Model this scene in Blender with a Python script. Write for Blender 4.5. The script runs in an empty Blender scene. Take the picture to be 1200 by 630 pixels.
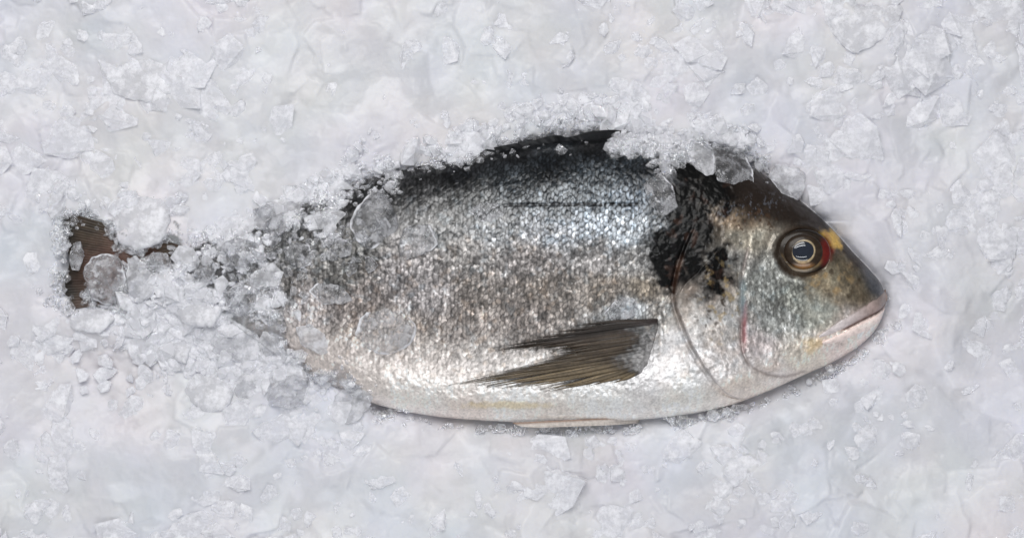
import bpy, bmesh, math, random
import numpy as np

# ---------------------------------------------------------------- units
# everything is laid out in millimetre-like plan units; 1 plan unit = 0.4 mm
S = 0.0004
CX, CY = 600.0, 315.0
rng = np.random.default_rng(11)
random.seed(5)
scene = bpy.context.scene
C = scene.collection


def W(x, y, z):
    x = np.asarray(x, float); y = np.asarray(y, float); z = np.asarray(z, float)
    return np.stack([(x - CX) * S, (CY - y) * S, z * S], -1)


# ---------------------------------------------------------------- maths
def sst(a, b, x):
    t = np.clip((x - a) / (b - a), 0, 1)
    return t * t * (3 - 2 * t)


def lin(c):
    c = np.asarray(c, float) / 255.0
    return np.where(c <= 0.04045, c / 12.92, ((c + 0.055) / 1.055) ** 2.4)


def hash2(ix, iy, seed=0):
    h = (ix.astype(np.int64) * 374761393 + iy.astype(np.int64) * 668265263 + seed * 974711 + 1013904223) & 0xFFFFFFFF
    h = ((h ^ (h >> 13)) * 1274126177) & 0xFFFFFFFF
    h = ((h ^ (h >> 16)) * 2246822519) & 0xFFFFFFFF
    h = h ^ (h >> 15)
    return (h & 0xFFFFFF) / float(0xFFFFFF)


def vnoise(x, y, seed=0):
    ix = np.floor(x); iy = np.floor(y)
    fx = x - ix; fy = y - iy
    fx = fx * fx * fx * (fx * (fx * 6 - 15) + 10); fy = fy * fy * fy * (fy * (fy * 6 - 15) + 10)
    ix = ix.astype(np.int64); iy = iy.astype(np.int64)
    a = hash2(ix, iy, seed); b = hash2(ix + 1, iy, seed)
    c = hash2(ix, iy + 1, seed); d = hash2(ix + 1, iy + 1, seed)
    return (a * (1 - fx) + b * fx) * (1 - fy) + (c * (1 - fx) + d * fx) * fy


def fbm(x, y, sc, octv=4, seed=0, gain=0.5):
    x = np.asarray(x, float) / sc; y = np.asarray(y, float) / sc
    s = 0; a = 1.0; n = 0
    for o in range(octv):
        xr = x * 0.8 - y * 0.6; yr = x * 0.6 + y * 0.8
        s = s + a * (vnoise(xr + 17.3 * o, yr - 9.1 * o, seed + o * 7) - 0.5); n += a
        a *= gain; x = xr * 2.03; y = yr * 2.03
    return s / n * 2      # about -1..1


def curve1(pts):
    """smooth interpolation through points (Catmull-Rom tangents, Hermite)"""
    p = np.array(pts, float); X = p[:, 0]; Y = p[:, 1]
    m = np.gradient(Y, X)

    def f(x):
        x = np.clip(np.asarray(x, float), X[0], X[-1])
        i = np.clip(np.searchsorted(X, x, side='right') - 1, 0, len(X) - 2)
        h = X[i + 1] - X[i]; t = (x - X[i]) / h
        return ((2 * t**3 - 3 * t**2 + 1) * Y[i] + (t**3 - 2 * t**2 + t) * h * m[i]
                + (-2 * t**3 + 3 * t**2) * Y[i + 1] + (t**3 - t**2) * h * m[i + 1])
    return f


def path(pts, n):
    """smooth 2-D path resampled to n points"""
    p = np.array(pts, float)
    d = np.r_[0, np.cumsum(np.hypot(*np.diff(p, axis=0).T))]
    fx = curve1(np.c_[d, p[:, 0]]); fy = curve1(np.c_[d, p[:, 1]])
    s = np.linspace(0, d[-1], n)
    return np.c_[fx(s), fy(s)]


def inside(px, py, poly):
    poly = np.asarray(poly, float); r = np.zeros(px.shape, bool)
    n = len(poly)
    for i in range(n):
        x0, y0 = poly[i]; x1, y1 = poly[(i + 1) % n]
        if y0 == y1: continue
        cond = (y0 > py) != (y1 > py)
        r ^= cond & (px < (x1 - x0) * (py - y0) / (y1 - y0) + x0)
    return r


def segdist(px, py, pts, closed=False):
    pts = np.asarray(pts, float); d = np.full(np.shape(px), 1e9)
    n = len(pts) if closed else len(pts) - 1
    for i in range(n):
        x0, y0 = pts[i]; x1, y1 = pts[(i + 1) % len(pts)]
        dx, dy = x1 - x0, y1 - y0; L = dx * dx + dy * dy + 1e-9
        t = np.clip(((px - x0) * dx + (py - y0) * dy) / L, 0, 1)
        d = np.minimum(d, (px - x0 - t * dx)**2 + (py - y0 - t * dy)**2)
    return np.sqrt(d)


def sdist(px, py, poly):
    return np.where(inside(px, py, poly), -1, 1) * segdist(px, py, poly, True)


def blob(x, y, cx, cy, rx, ry, ang=0, soft=0.5, warp=0.0, seed=3, wsc=14):
    a = math.radians(ang); dx = x - cx; dy = y - cy
    u = (dx * math.cos(a) + dy * math.sin(a)) / rx; v = (-dx * math.sin(a) + dy * math.cos(a)) / ry
    r = np.sqrt(u * u + v * v)
    if warp: r = r + warp * fbm(x, y, wsc, 3, seed)
    return 1 - sst(1 - soft, 1 + soft, r)


def blur(a, s):
    r = int(3 * s) + 1; k = np.exp(-0.5 * (np.arange(-r, r + 1) / s)**2); k /= k.sum()
    for ax in (0, 1):
        p = np.pad(a, [(r, r) if i == ax else (0, 0) for i in (0, 1)], mode='edge')
        out = 0
        for i, w in enumerate(k):
            out = out + w * (p[i:i + a.shape[0], :] if ax == 0 else p[:, i:i + a.shape[1]])
        a = out
    return a


# ---------------------------------------------------------------- mesh helpers
def mesh_object(name, verts, faces, mat, parent=None, smooth=True, colors=None, attrs=None):
    verts = np.asarray(verts, np.float32).reshape(-1, 3); faces = np.asarray(faces, np.int32)
    me = bpy.data.meshes.new(name)
    nv, (nf, k) = len(verts), faces.shape
    me.vertices.add(nv); me.loops.add(nf * k); me.polygons.add(nf)
    me.vertices.foreach_set('co', verts.ravel())
    me.loops.foreach_set('vertex_index', faces.ravel())
    me.polygons.foreach_set('loop_start', np.arange(0, nf * k, k, dtype=np.int32))
    me.update(calc_edges=True)
    me.polygons.foreach_set('use_smooth', np.full(nf, smooth, bool))
    if colors is not None:
        c = np.concatenate([np.clip(colors, 0, 1).reshape(-1, 3), np.ones((nv, 1))], 1).astype(np.float32)
        me.color_attributes.new('Tint', 'FLOAT_COLOR', 'POINT').data.foreach_set('color', c.ravel())
    for k_, v in (attrs or {}).items():
        me.attributes.new(k_, 'FLOAT', 'POINT').data.foreach_set('value', np.asarray(v, np.float32).ravel())
    me.materials.append(mat); me.validate()
    o = bpy.data.objects.new(name, me); C.objects.link(o)
    if parent is not None: o.parent = parent
    return o


def grid_faces(nu, nv, wrap_v=False, off=0):
    i = np.arange(nu - 1)[:, None]; j = np.arange(nv if wrap_v else nv - 1)[None, :]
    j2 = (j + 1) % nv
    a = i * nv + j; b = i * nv + j2; c = (i + 1) * nv + j2; d = (i + 1) * nv + j
    return np.stack([a, b, c, d], -1).reshape(-1, 4) + off


# ---------------------------------------------------------------- materials
def new_mat(name):
    m = bpy.data.materials.new(name); m.use_nodes = True
    nt = m.node_tree; nt.nodes.clear()
    return m, nt, nt.nodes, nt.links


def noise(nodes, links, vec, scale, detail=4, rough=0.55):
    n = nodes.new('ShaderNodeTexNoise'); n.inputs['Scale'].default_value = scale
    n.inputs['Detail'].default_value = detail; n.inputs['Roughness'].default_value = rough
    links.new(vec, n.inputs['Vector']); return n


def ramp(nodes, links, fac, p0, p1, c0=(0, 0, 0, 1), c1=(1, 1, 1, 1)):
    r = nodes.new('ShaderNodeValToRGB'); e = r.color_ramp.elements
    e[0].position = p0; e[0].color = c0; e[1].position = p1; e[1].color = c1
    links.new(fac, r.inputs[0]); return r


def skin_material(name, rough=0.29, metal=0.30, coat=0.35, bump=0.2, grain=900.0, spec=0.45, dull=0.34):
    m, nt, N, L = new_mat(name)
    out = N.new('ShaderNodeOutputMaterial'); p = N.new('ShaderNodeBsdfPrincipled')
    a = N.new('ShaderNodeAttribute'); a.attribute_name = 'Tint'
    tc = N.new('ShaderNodeTexCoord')
    n1 = noise(N, L, tc.outputs['Object'], grain, 5, 0.6)
    r = ramp(N, L, n1.outputs[0], 0.3, 0.75, (0.75, 0.75, 0.75, 1), (1.25, 1.25, 1.25, 1))
    mul = N.new('ShaderNodeMix'); mul.data_type = 'RGBA'; mul.blend_type = 'MULTIPLY'; mul.inputs[0].default_value = 1
    L.new(a.outputs['Color'], mul.inputs[6]); L.new(r.outputs[0], mul.inputs[7])
    L.new(mul.outputs[2], p.inputs['Base Color'])
    bw = N.new('ShaderNodeRGBToBW'); L.new(a.outputs['Color'], bw.inputs[0])     # black pigment lies over the silver and dulls it
    for nm, hi in (('Specular IOR Level', spec), ('Coat Weight', coat)):
        mr = N.new('ShaderNodeMapRange'); mr.inputs[1].default_value = 0.0; mr.inputs[2].default_value = 0.10
        mr.inputs[3].default_value = hi * dull; mr.inputs[4].default_value = hi
        L.new(bw.outputs[0], mr.inputs[0]); L.new(mr.outputs[0], p.inputs[nm])
    b = N.new('ShaderNodeBump'); b.inputs['Strength'].default_value = bump; b.inputs['Distance'].default_value = 0.0006
    L.new(n1.outputs[0], b.inputs['Height']); L.new(b.outputs[0], p.inputs['Normal'])
    p.inputs['Roughness'].default_value = rough; p.inputs['Metallic'].default_value = metal
    p.inputs['Specular IOR Level'].default_value = spec
    p.inputs['Coat Weight'].default_value = coat; p.inputs['Coat Roughness'].default_value = 0.07
    L.new(p.outputs[0], out.inputs[0])
    return m


def ice_white(N, L, tc, tint_socket=None, base=(0.85, 0.85, 0.895, 1)):
    p = N.new('ShaderNodeBsdfPrincipled')
    if tint_socket is not None: L.new(tint_socket, p.inputs['Base Color'])
    else: p.inputs['Base Color'].default_value = base
    p.inputs['Roughness'].default_value = 0.28
    p.inputs['IOR'].default_value = 1.31
    p.inputs['Subsurface Weight'].default_value = 0.5 if tint_socket is not None else 0.0
    p.inputs['Subsurface Radius'].default_value = (1.0, 1.05, 1.15)
    p.inputs['Subsurface Scale'].default_value = 0.0035
    n = noise(N, L, tc.outputs['Object'], 500, 6, 0.65)
    b = N.new('ShaderNodeBump'); b.inputs['Strength'].default_value = 0.16; b.inputs['Distance'].default_value = 0.0008
    L.new(n.outputs[0], b.inputs['Height']); L.new(b.outputs[0], p.inputs['Normal'])
    return p


def ice_clear(N, L, tc, rough=0.06, bump=0.3, scale=260):
    g = N.new('ShaderNodeBsdfPrincipled')
    g.inputs['Base Color'].default_value = (0.97, 0.98, 0.99, 1)
    g.inputs['Transmission Weight'].default_value = 1; g.inputs['IOR'].default_value = 1.31
    g.inputs['Roughness'].default_value = rough
    n = noise(N, L, tc.outputs['Object'], scale, 4, 0.6)
    b = N.new('ShaderNodeBump'); b.inputs['Strength'].default_value = bump; b.inputs['Distance'].default_value = 0.0012
    L.new(n.outputs[0], b.inputs['Height']); L.new(b.outputs[0], g.inputs['Normal'])
    return g


def bed_material():
    m, nt, N, L = new_mat('crushed_ice')
    out = N.new('ShaderNodeOutputMaterial'); tc = N.new('ShaderNodeTexCoord')
    t = N.new('ShaderNodeAttribute'); t.attribute_name = 'Tint'
    c = N.new('ShaderNodeAttribute'); c.attribute_name = 'clarity'
    w = ice_white(N, L, tc, t.outputs['Color']); g = ice_clear(N, L, tc, 0.1, 0.4, 420)
    mx = N.new('ShaderNodeMixShader')
    L.new(c.outputs['Fac'], mx.inputs[0]); L.new(w.outputs[0], mx.inputs[1]); L.new(g.outputs[0], mx.inputs[2])
    L.new(mx.outputs[0], out.inputs[0])
    return m


def chip_material(name, milky, scale=170.0, rough=0.05):
    """melting ice: clear, with milky clouds inside and frosted edges; milky 0..1"""
    m, nt, N, L = new_mat(name)
    out = N.new('ShaderNodeOutputMaterial'); tc = N.new('ShaderNodeTexCoord')
    w = ice_white(N, L, tc); g = ice_clear(N, L, tc, rough, 0.8, 330)
    n = noise(N, L, tc.outputs['Object'], scale, 7, 0.65)
    lo = max(0.0, 0.95 * milky - 0.10); hi = min(1.0, 0.16 + 1.4 * milky)
    r = ramp(N, L, n.outputs[0], 0.45, 0.64, (lo, lo, lo, 1), (hi, hi, hi, 1))
    fr = N.new('ShaderNodeAttribute'); fr.attribute_name = 'frost'
    mxm = N.new('ShaderNodeMath'); mxm.operation = 'MAXIMUM'
    L.new(r.outputs[0], mxm.inputs[0]); L.new(fr.outputs['Fac'], mxm.inputs[1])
    mx = N.new('ShaderNodeMixShader')
    L.new(mxm.outputs[0], mx.inputs[0]); L.new(g.outputs[0], mx.inputs[1]); L.new(w.outputs[0], mx.inputs[2])
    L.new(mx.outputs[0], out.inputs[0])
    return m


M_BODY = skin_material('wet_scales')
M_FIN = skin_material('fin_membrane', 0.45, 0.0, 0.25, 0.1, 700, 0.35)
M_EYE = skin_material('eye_tissue', 0.3, 0.0, 0.35, 0.0, 600)
M_LIP = skin_material('lip_skin', 0.3, 0.0, 0.5, 0.1, 500)
M_BED = bed_material()
M_CLEAR = chip_material('clear_ice', 0.18)
M_HAZY = chip_material('hazy_ice', 0.45)
M_FROST = chip_material('frosty_ice', 0.7)
M_MILK = chip_material('milky_ice', 1.0)

# ---------------------------------------------------------------- the fish: shape
TOP = curve1([(196, 293), (240, 284), (290, 266), (340, 243), (400, 221), (440, 206), (500, 193), (560, 181), (620, 170), (680, 163),
              (740, 161), (800, 166), (850, 178), (880, 195), (910, 215), (945, 241), (975, 268), (1000, 296), (1020, 317), (1032, 332), (1039, 348)])
BOT = curve1([(196, 338), (240, 356), (290, 390), (340, 425), (400, 458), (450, 476), (500, 486), (580, 493), (660, 495), (740, 492), (800, 486),
              (850, 476), (890, 462), (940, 440), (985, 419), (1008, 404), (1021, 392), (1030, 379), (1035, 366), (1039, 351)])
THK = curve1([(196, 12), (250, 18), (320, 32), (400, 46), (500, 56), (600, 62), (700, 66), (800, 66), (880, 60), (940, 50), (985, 40), (1012, 31), (1030, 21), (1039, 8)])


def shape_z(x, y):
    """height of the smooth flank over the fish's own middle plane, 0 outside it"""
    xc = np.clip(x, 196, 1039)
    a = TOP(xc); b = BOT(xc); t = (y - (a + b) / 2) / np.maximum((b - a) / 2, 0.4)
    z = THK(xc) * np.clip(1 - np.abs(t)**2.3, 0, None)**0.58
    z = z * sst(188, 200, x) * (x < 1042)
    return z


GILL_EDGE = path([(812, 262), (796, 300), (788, 330), (787, 350), (795, 377), (809, 408), (829, 438), (850, 461), (872, 468)], 60)
PREOP = path([(872, 292), (866, 320), (864, 352), (865, 385), (866, 408), (874, 425), (893, 436), (920, 440), (945, 433)], 60)
MOUTH = path([(1038, 353), (1030, 362), (1010, 373), (994, 381), (984, 386)], 40)


def relief(x, y):
    """low relief of the head: gill cover, cheek groove, eye socket, mouth cut"""
    z = 0
    # gill cover stands proud of the shoulder
    gx = np.interp(y, GILL_EDGE[:, 1], GILL_EDGE[:, 0])
    on = sst(255, 300, y) * (1 - sst(470, 490, y))
    z = z + on * 3.5 * sst(-1.5, 1.5, x - gx) * (1 - sst(20, 80, x - gx))
    z = z - on * 2.0 * np.exp(-((x - gx + 2.5) / 2.0)**2)
    px = np.interp(y, PREOP[:46, 1], PREOP[:46, 0])
    d = segdist(x, y, PREOP[::3])
    z = z - 1.6 * np.exp(-(d / 2.2)**2)
    z = z + 1.5 * np.exp(-((segdist(x, y, PREOP[::3] + np.array([7, -6])) / 6)**2))
    # eye socket rim
    r = np.hypot((x - 936) / 1.15, y - 296)
    z = z + 2.0 * np.exp(-((r - 31) / 4)**2) - 5 * (1 - sst(22, 29, r))
    # nostril and mouth cut
    z = z - 2.5 * np.exp(-(segdist(x, y, MOUTH[::3]) / 1.8)**2)
    # slight facets of skull
    z = z + 1.2 * fbm(x, y, 60, 2, 55) * sst(780, 830, x)
    return z


def scales(x, y):
    """overlapping scale rows: returns height, brightness factor, edge mask"""
    mid = 240 + 0.00016 * (x - 680)**2
    wx = x + 3.0 * fbm(x, y, 17, 3, 81); wy = (y - mid) + 2.2 * fbm(x, y, 26, 2, 82)
    DX, DY, R = 4.8, 7.4, 5.2
    best = np.full(x.shape, -1e9); hgt = np.zeros(x.shape); br = np.ones(x.shape); dd = np.ones(x.shape); uu = np.zeros(x.shape)
    i0 = np.floor(wx / DX).astype(np.int64); j0 = np.floor(wy / DY).astype(np.int64)
    for di in (-1, 0, 1, 2):
        for dj in (-1, 0, 1, 2):
            i = i0 + di; j = j0 + dj
            cx = i * DX + (hash2(i, j, 1) - .5) * 1.8
            cy = (j + 0.5 * (i % 2)) * DY + (hash2(i, j, 2) - .5) * 1.6
            d = np.hypot((wx - cx) / R, (wy - cy) / (R * 1.12))
            ok = (d < 1) & (cx > best)
            u = (wx - cx) / R; v = (wy - cy) / R
            best = np.where(ok, cx, best)
            h = 0.65 * (0.5 - 0.5 * u) + (hash2(i, j, 3) - .5) * 0.9 * v + (hash2(i, j, 4) - .5) * 0.9 * u - 0.35 * d * d
            hgt = np.where(ok, h, hgt); br = np.where(ok, hash2(i, j, 5), br); dd = np.where(ok, d, dd); uu = np.where(ok, u, uu)
    return hgt, br, dd, uu


def scale_mask(x, y):
    a = TOP(x); b = BOT(x); t = (y - a) / (b - a)
    body = (1 - sst(786, 800, x + 0.25 * (y - 330) * (y > 330)))
    cheek = blob(x, y, 900, 345, 42, 62, -10, 0.25)
    sh = blob(x, y, 835, 250, 45, 45, 0, 0.4)
    return np.clip(np.maximum(np.maximum(body, 0.75 * cheek), 0.35 * sh), 0, 1) * (1 - 0.75 * sst(0.86, 0.95, t)) * (1 - sst(0.9, 1.1, np.abs(2 * t - 1)))


def fish_z(x, y, detail=True):
    z = shape_z(x, y)
    fade = sst(1, 12, z)
    z = z + fade * relief(x, y)
    if detail:
        h, br, dd, uu = scales(x, y)
        z = z + fade * scale_mask(x, y) * h * (0.55 + 0.6 * blob(x, y, 680, 238, 130, 50, 0, 0.5))
        bz = np.maximum(blob(x, y, 797, 275, 38, 68, -8, 0.3), blob(x, y, 838, 218, 58, 40, -10, 0.3))
        z = z + fade * bz * (0.30 * fbm(x, y, 9, 3, 34) + 0.25 * fbm(x, y, 4, 2, 35))
        z = z - fade * 0.9 * np.exp(-((y - 240.5 - 0.0001 * (x - 690)**2) / 2.2)**2) * sst(560, 625, x) * (1 - sst(742, 752, x))
        z = z + fade * 0.5 * fbm(x, y, 7, 2, 31) + fade * 0.4 * fbm(x * 1.4, y, 6, 3, 32) * (1 - scale_mask(x, y)) * sst(760, 800, x)
    return z


# ---------------------------------------------------------------- the fish: pigment
PTS = np.array([
    (600, 180, 34, 35, 38), (700, 170, 30, 31, 34), (480, 210, 66, 66, 68), (540, 205, 42, 43, 47), (640, 198, 52, 57, 63), (740, 198, 64, 70, 77),
    (600, 215, 82, 89, 96), (700, 215, 92, 100, 108), (560, 235, 118, 120, 122), (640, 236, 128, 134, 140), (700, 238, 132, 141, 150), (740, 235, 120, 129, 140),
    (700, 262, 172, 180, 190), (742, 275, 186, 193, 201), (640, 270, 152, 155, 161), (580, 265, 134, 136, 139), (520, 260, 116, 116, 117), (480, 240, 92, 92, 94),
    (745, 305, 158, 156, 155), (700, 300, 150, 146, 145), (620, 300, 146, 140, 138), (550, 300, 138, 134, 132), (480, 320, 170, 164, 164), (500, 345, 178, 172, 172),
    (560, 345, 148, 140, 135), (640, 340, 142, 134, 128), (710, 340, 138, 129, 121), (752, 340, 146, 135, 122), (480, 380, 170, 160, 154), (550, 380, 158, 149, 144),
    (620, 370, 156, 147, 142), (420, 350, 165, 155, 151), (360, 355, 196, 188, 187), (335, 340, 124, 120, 118), (400, 325, 116, 114, 112), (440, 425, 212, 203, 198),
    (400, 405, 206, 196, 191), (500, 420, 206, 197, 192), (560, 415, 196, 189, 185), (500, 455, 226, 219, 214), (600, 462, 230, 225, 221), (700, 462, 230, 227, 224),
    (760, 445, 210, 207, 207), (780, 400, 200, 197, 197), (800, 462, 226, 222, 217), (550, 485, 216, 206, 200), (650, 488, 220, 213, 207), (737, 362, 190, 194, 198), (770, 365, 170, 165, 160),
    (300, 320, 120, 120, 120), (260, 310, 80, 78, 76), (215, 310, 66, 56, 50), (300, 370, 190, 182, 178), (340, 290, 92, 92, 92), (380, 250, 66, 66, 68), (420, 290, 96, 95, 94),
    # head
    (872, 280, 188, 180, 164), (860, 305, 186, 184, 180), (890, 330, 178, 180, 176), (850, 385, 204, 198, 194), (822, 380, 206, 200, 196), (845, 425, 212, 206, 204), (880, 400, 202, 192, 192),
    (910, 375, 198, 200, 197), (930, 345, 170, 172, 164), (950, 365, 176, 176, 166), (988, 318, 112, 99, 79), (1002, 342, 108, 97, 80), (1012, 315, 76, 69, 61), (1030, 336, 78, 78, 82),
    (962, 328, 152, 140, 118), (940, 412, 222, 211, 198), (900, 430, 218, 208, 203), (870, 450, 218, 207, 199), (980, 402, 228, 210, 203), (1012, 380, 230, 213, 207), (925, 246, 44, 36, 30),
    (890, 215, 38, 31, 27), (952, 264, 58, 48, 40), (880, 245, 86, 68, 52), (862, 258, 156, 136, 114), (975, 285, 84, 70, 52), (800, 340, 168, 156, 146), (820, 355, 190, 182, 176), (845, 330, 180, 172, 164), (835, 420, 200, 194, 192), (890, 465, 226, 214, 203)], float)


def pigment(x, y):
    x = np.asarray(x, float); y = np.asarray(y, float)
    xs = x + 5 * fbm(x, y, 18, 3, 201); ys = y + 5 * fbm(x, y, 18, 3, 202)
    num = np.zeros(x.shape + (3,)); den = np.zeros(x.shape)
    P = lin(PTS[:, 2:])
    for k in range(len(PTS)):
        d2 = ((xs - PTS[k, 0]) * 0.75)**2 + (ys - PTS[k, 1])**2
        w = 1.0 / (d2 + 60)**2.2
        den += w; num += w[..., None] * P[k]
    c = num / den[..., None]
    return c


def mixc(c, rgb, m):
    return c * (1 - m[..., None]) + lin(rgb) * m[..., None]


def body_colour(x, y):
    c = pigment(x, y)
    a = TOP(np.clip(x, 196, 1039)); b = BOT(np.clip(x, 196, 1039)); t = (y - a) / np.maximum(b - a, 1)
    h, br, dd, uu = scales(x, y); m = scale_mask(x, y)
    # each scale its own silver plus painted white glints, dark rims between scales
    low = sst(0.62, 0.85, t)
    tidy = blob(x, y, 680, 235, 130, 48, 0, 0.5)
    st = fbm(x * 2.4 + 5 * fbm(x, y, 14, 2, 96), y * 0.85, 8, 3, 91); pa = fbm(x, y, 34, 3, 92); gr = fbm(x * 1.3, y, 4.2, 3, 93)
    k = np.exp((br - 0.5) * (0.45 - 0.2 * low) + 0.95 * st * (1 - 0.7 * low) + 0.28 * pa * (1 - 0.8 * low) + 0.85 * gr * (1 - 0.7 * low))
    k = k * (1 - (0.55 + 0.25 * tidy - 0.36 * low) * sst(0.60, 0.95, dd) * (1 - sst(-0.35, 0.25, uu)))
    k = k * (1 + 0.5 * sst(0.80, 0.97, br) * (1 - low) * (1 - sst(0.3, 0.7, dd)))
    back = 1 - sst(0.12, 0.34, t); tidy = blob(x, y, 680, 235, 130, 48, 0, 0.5)
    k = np.clip(k, 0.08, 3.2) * (0.79 + 0.23 * low - 0.37 * back - 0.02 * tidy) 
    c = c * (1 - m[..., None] + m[..., None] * k[..., None])
    # skin of the head and belly is mottled too
    sk = (1 - m); hd = 0.35 + 0.65 * sst(770, 800, x) * (1 - sst(0.80, 0.97, t))
    c = c * np.exp(sk * hd * (0.46 * fbm(x * 1.5, y * 0.8, 4, 3, 94) + 0.32 * fbm(x, y, 15, 3, 95)))[..., None]
    c = c * (1 + (hd * (1 - m))[..., None] * 0.09 * fbm(x, y, 13, 3, 97)[..., None] * np.array([.9, -.1, -.9]))
    ckm = blob(x, y, 905, 345, 48, 72, -10, 0.7)
    c = c * np.exp(ckm * (0.9 * fbm(x * 1.9 + 4 * fbm(x, y, 12, 2, 98), y * 0.75, 8, 3, 99)))[..., None]
    hs = sst(800, 840, x) * (1 - sst(0.72, 0.9, t))
    c = c * (1 - 0.20 * hs)[..., None] * np.exp(hs * 0.30 * fbm(x, y, 24, 3, 100) + hs * 0.35 * fbm(x * 1.5, y, 3.2, 2, 101))[..., None]
    # faint iridescent flecks
    ir = sst(0.28, 0.62, fbm(x, y, 9, 2, 140)) * m * (1 - low) * 0.18
    c = c * (1 + ir[..., None] * (np.array([-.35, .05, .35])))
    ir = sst(0.25, 0.6, fbm(x, y, 8, 2, 150)) * m * blob(x, y, 600, 350, 260, 90, 0, 0.4) * 0.2
    c = c * (1 + ir[..., None] * (np.array([.35, .02, -.3])))
    # lateral line: a broken dark thread
    yl = 240.5 + 0.0001 * (x - 690)**2 + 0.8 * np.sin(x / 5.0)
    on = (0.35 * sst(430, 540, x) + 0.65 * sst(560, 625, x)) * (1 - sst(738, 756, x))
    ll = np.exp(-((y - yl) / 2.3)**2) * on * (0.70 + 0.40 * np.sin(x * 2 * np.pi / 7.0 + fbm(x, y, 20, 2, 6) * 4))
    c = mixc(c, (12, 13, 16), np.clip(1.25 * ll, 0, 1))
    # yellow flecks low on the belly
    c = mixc(c, (205, 178, 95), 0.4 * blob(x, y, 595, 473, 42, 4, 0, 0.6, 0.7, 15, 7))
    # black shoulder blotch with ragged edge
    bl = np.maximum.reduce([
        blob(x, y, 797, 275, 39, 68, -8, 0.5, 0.6, 21, 20), blob(x, y, 778, 305, 21, 34, 0, 0.2, 0.5, 22, 12), blob(x, y, 835, 218, 58, 40, -10, 0.4, 0.6, 23, 12),
        blob(x, y, 834, 312, 25, 32, 0, 0.6, 0.8, 24, 9), blob(x, y, 800, 196, 34, 26, 0, 0.3, 0.4, 25, 12)])
    bc = lin((9, 8, 9)) * (0.3 + 1.3 * sst(-0.5, 0.9, fbm(x, y, 6, 3, 27)))[..., None] * (0.55 + 0.9 * br[..., None] * m[..., None] + 0.3)
    bc = mixc(bc, (60, 42, 34), 0.6 * sst(0.25, 0.8, fbm(x, y, 11, 3, 28)))
    c = c * (1 - bl[..., None]) + bc * bl[..., None]
    # nape and forehead, dark brown down to the snout
    fa = TOP(np.clip(x, 196, 1039)); dep = (y - fa)
    wid = np.interp(x, [835, 865, 900, 940, 965, 990, 1015, 1039], [56, 60, 58, 28, 18, 15, 12, 6])
    fh = (1 - sst(0.75, 1.15, dep / wid + 0.25 * fbm(x, y, 10, 3, 33))) * sst(840, 872, x)
    c = mixc(c, (40, 32, 27), fh * 0.96)
    # blue-grey glints painted into the nape colour, above the cheek
    gl = blob(x, y, 876, 244, 38, 13, -12, 0.5) * sst(0.2, 0.55, fbm(x * 1.8, y, 3.6, 2, 36))
    c = mixc(c, (104, 108, 118), gl * 0.5)
    # ochre and black specks on the gill cover
    sp = sst(0.30, 0.55, fbm(x, y, 5.5, 3, 41)) * blob(x, y, 832, 342, 26, 48, 15, 0.5)
    c = mixc(c, (52, 40, 28), sp * 0.85)
    sp = sst(0.25, 0.6, fbm(x, y, 8, 3, 43)) * blob(x, y, 842, 355, 24, 44, 0, 0.5)
    c = mixc(c, (176, 150, 98), sp * 0.45)
    sp = sst(0.22, 0.5, fbm(x, y, 5, 3, 45)) * blob(x, y, 875, 262, 34, 20, 0, 0.6)
    c = mixc(c, (70, 50, 34), sp * 0.8)
    # wavy dark network on the cheek
    nw = 1 - sst(0.03, 0.20, np.abs(fbm(x * 1.7 - 0.35 * y, y * 0.7, 8.5, 2, 47)))
    ck = blob(x, y, 902, 345, 44, 66, -10, 0.75) * (1 - blob(x, y, 936, 296, 36, 31, 0, 0.1))
    c = mixc(c, (80, 80, 76), nw * ck * 0.7)
    sn = blob(x, y, 988, 325, 42, 34, 40, 0.4)
    c = mixc(c, (62, 50, 36), sst(0.08, 0.5, fbm(x, y, 9, 4, 48)) * sn * 0.7)
    c = mixc(c, (170, 140, 96), sst(0.2, 0.6, fbm(x + 90, y, 11, 3, 49)) * blob(x, y, 965, 325, 30, 24, 0, 0.5) * 0.6)
    # dull lead coloured snout tip
    c = mixc(c, (74, 76, 82), 0.8 * blob(x, y, 1026, 327, 13, 20, -40, 0.5))
    # gill edge, cheek groove, red traces
    ge = np.exp(-(segdist(x, y, GILL_EDGE[::2]) / 2.4)**2) * sst(292, 312, y) * (0.5 + 0.5 * sst(-.4, .3, fbm(x, y, 10, 2, 51)))
    c = mixc(c, (84, 60, 48), ge * (0.85 - 0.65 * sst(365, 430, y)))
    pg = np.exp(-(segdist(x, y, PREOP[::2]) / 2.0)**2)
    c = mixc(c, (124, 110, 106), pg * 0.6)
    rd = np.exp(-(((x - 868) / 3.0)**2)) * blob(x, y, 868, 378, 8, 24, 0, 0.5, 0.4, 61, 8)
    c = mixc(c, (150, 70, 78), rd * 0.65)
    bl2 = np.exp(-(((x - 866) / 4.0)**2)) * blob(x, y, 866, 350, 8, 20, 0, 0.5, 0.4, 62, 8)
    c = mixc(c, (120, 150, 160), bl2 * 0.5)
    # yellow bar over the eye, red corner
    c = mixc(c, (206, 166, 70), blob(x, y, 972, 280, 13, 9, 35, 0.45, 0.45, 64, 6) * 0.85)
    c = mixc(c, (118, 24, 22), blob(x, y, 963, 293, 9, 17, 10, 0.4, 0.35, 65, 7) * 0.9)
    er = np.hypot((x - 936) / 1.15, y - 296)
    c = mixc(c, (54, 42, 32), (1 - sst(27, 33, er + 2 * fbm(x, y, 8, 2, 66))) * 0.9)
    # mouth cut and yellow tint at the corner
    md = segdist(x, y, MOUTH[::2])
    c = mixc(c, (88, 62, 56), np.exp(-(md / 1.6)**2) * 0.9)
    c = mixc(c, (210, 176, 110), blob(x, y, 950, 402, 12, 8, -30, 0.6, 0.5, 68, 7) * 0.5)
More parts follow.
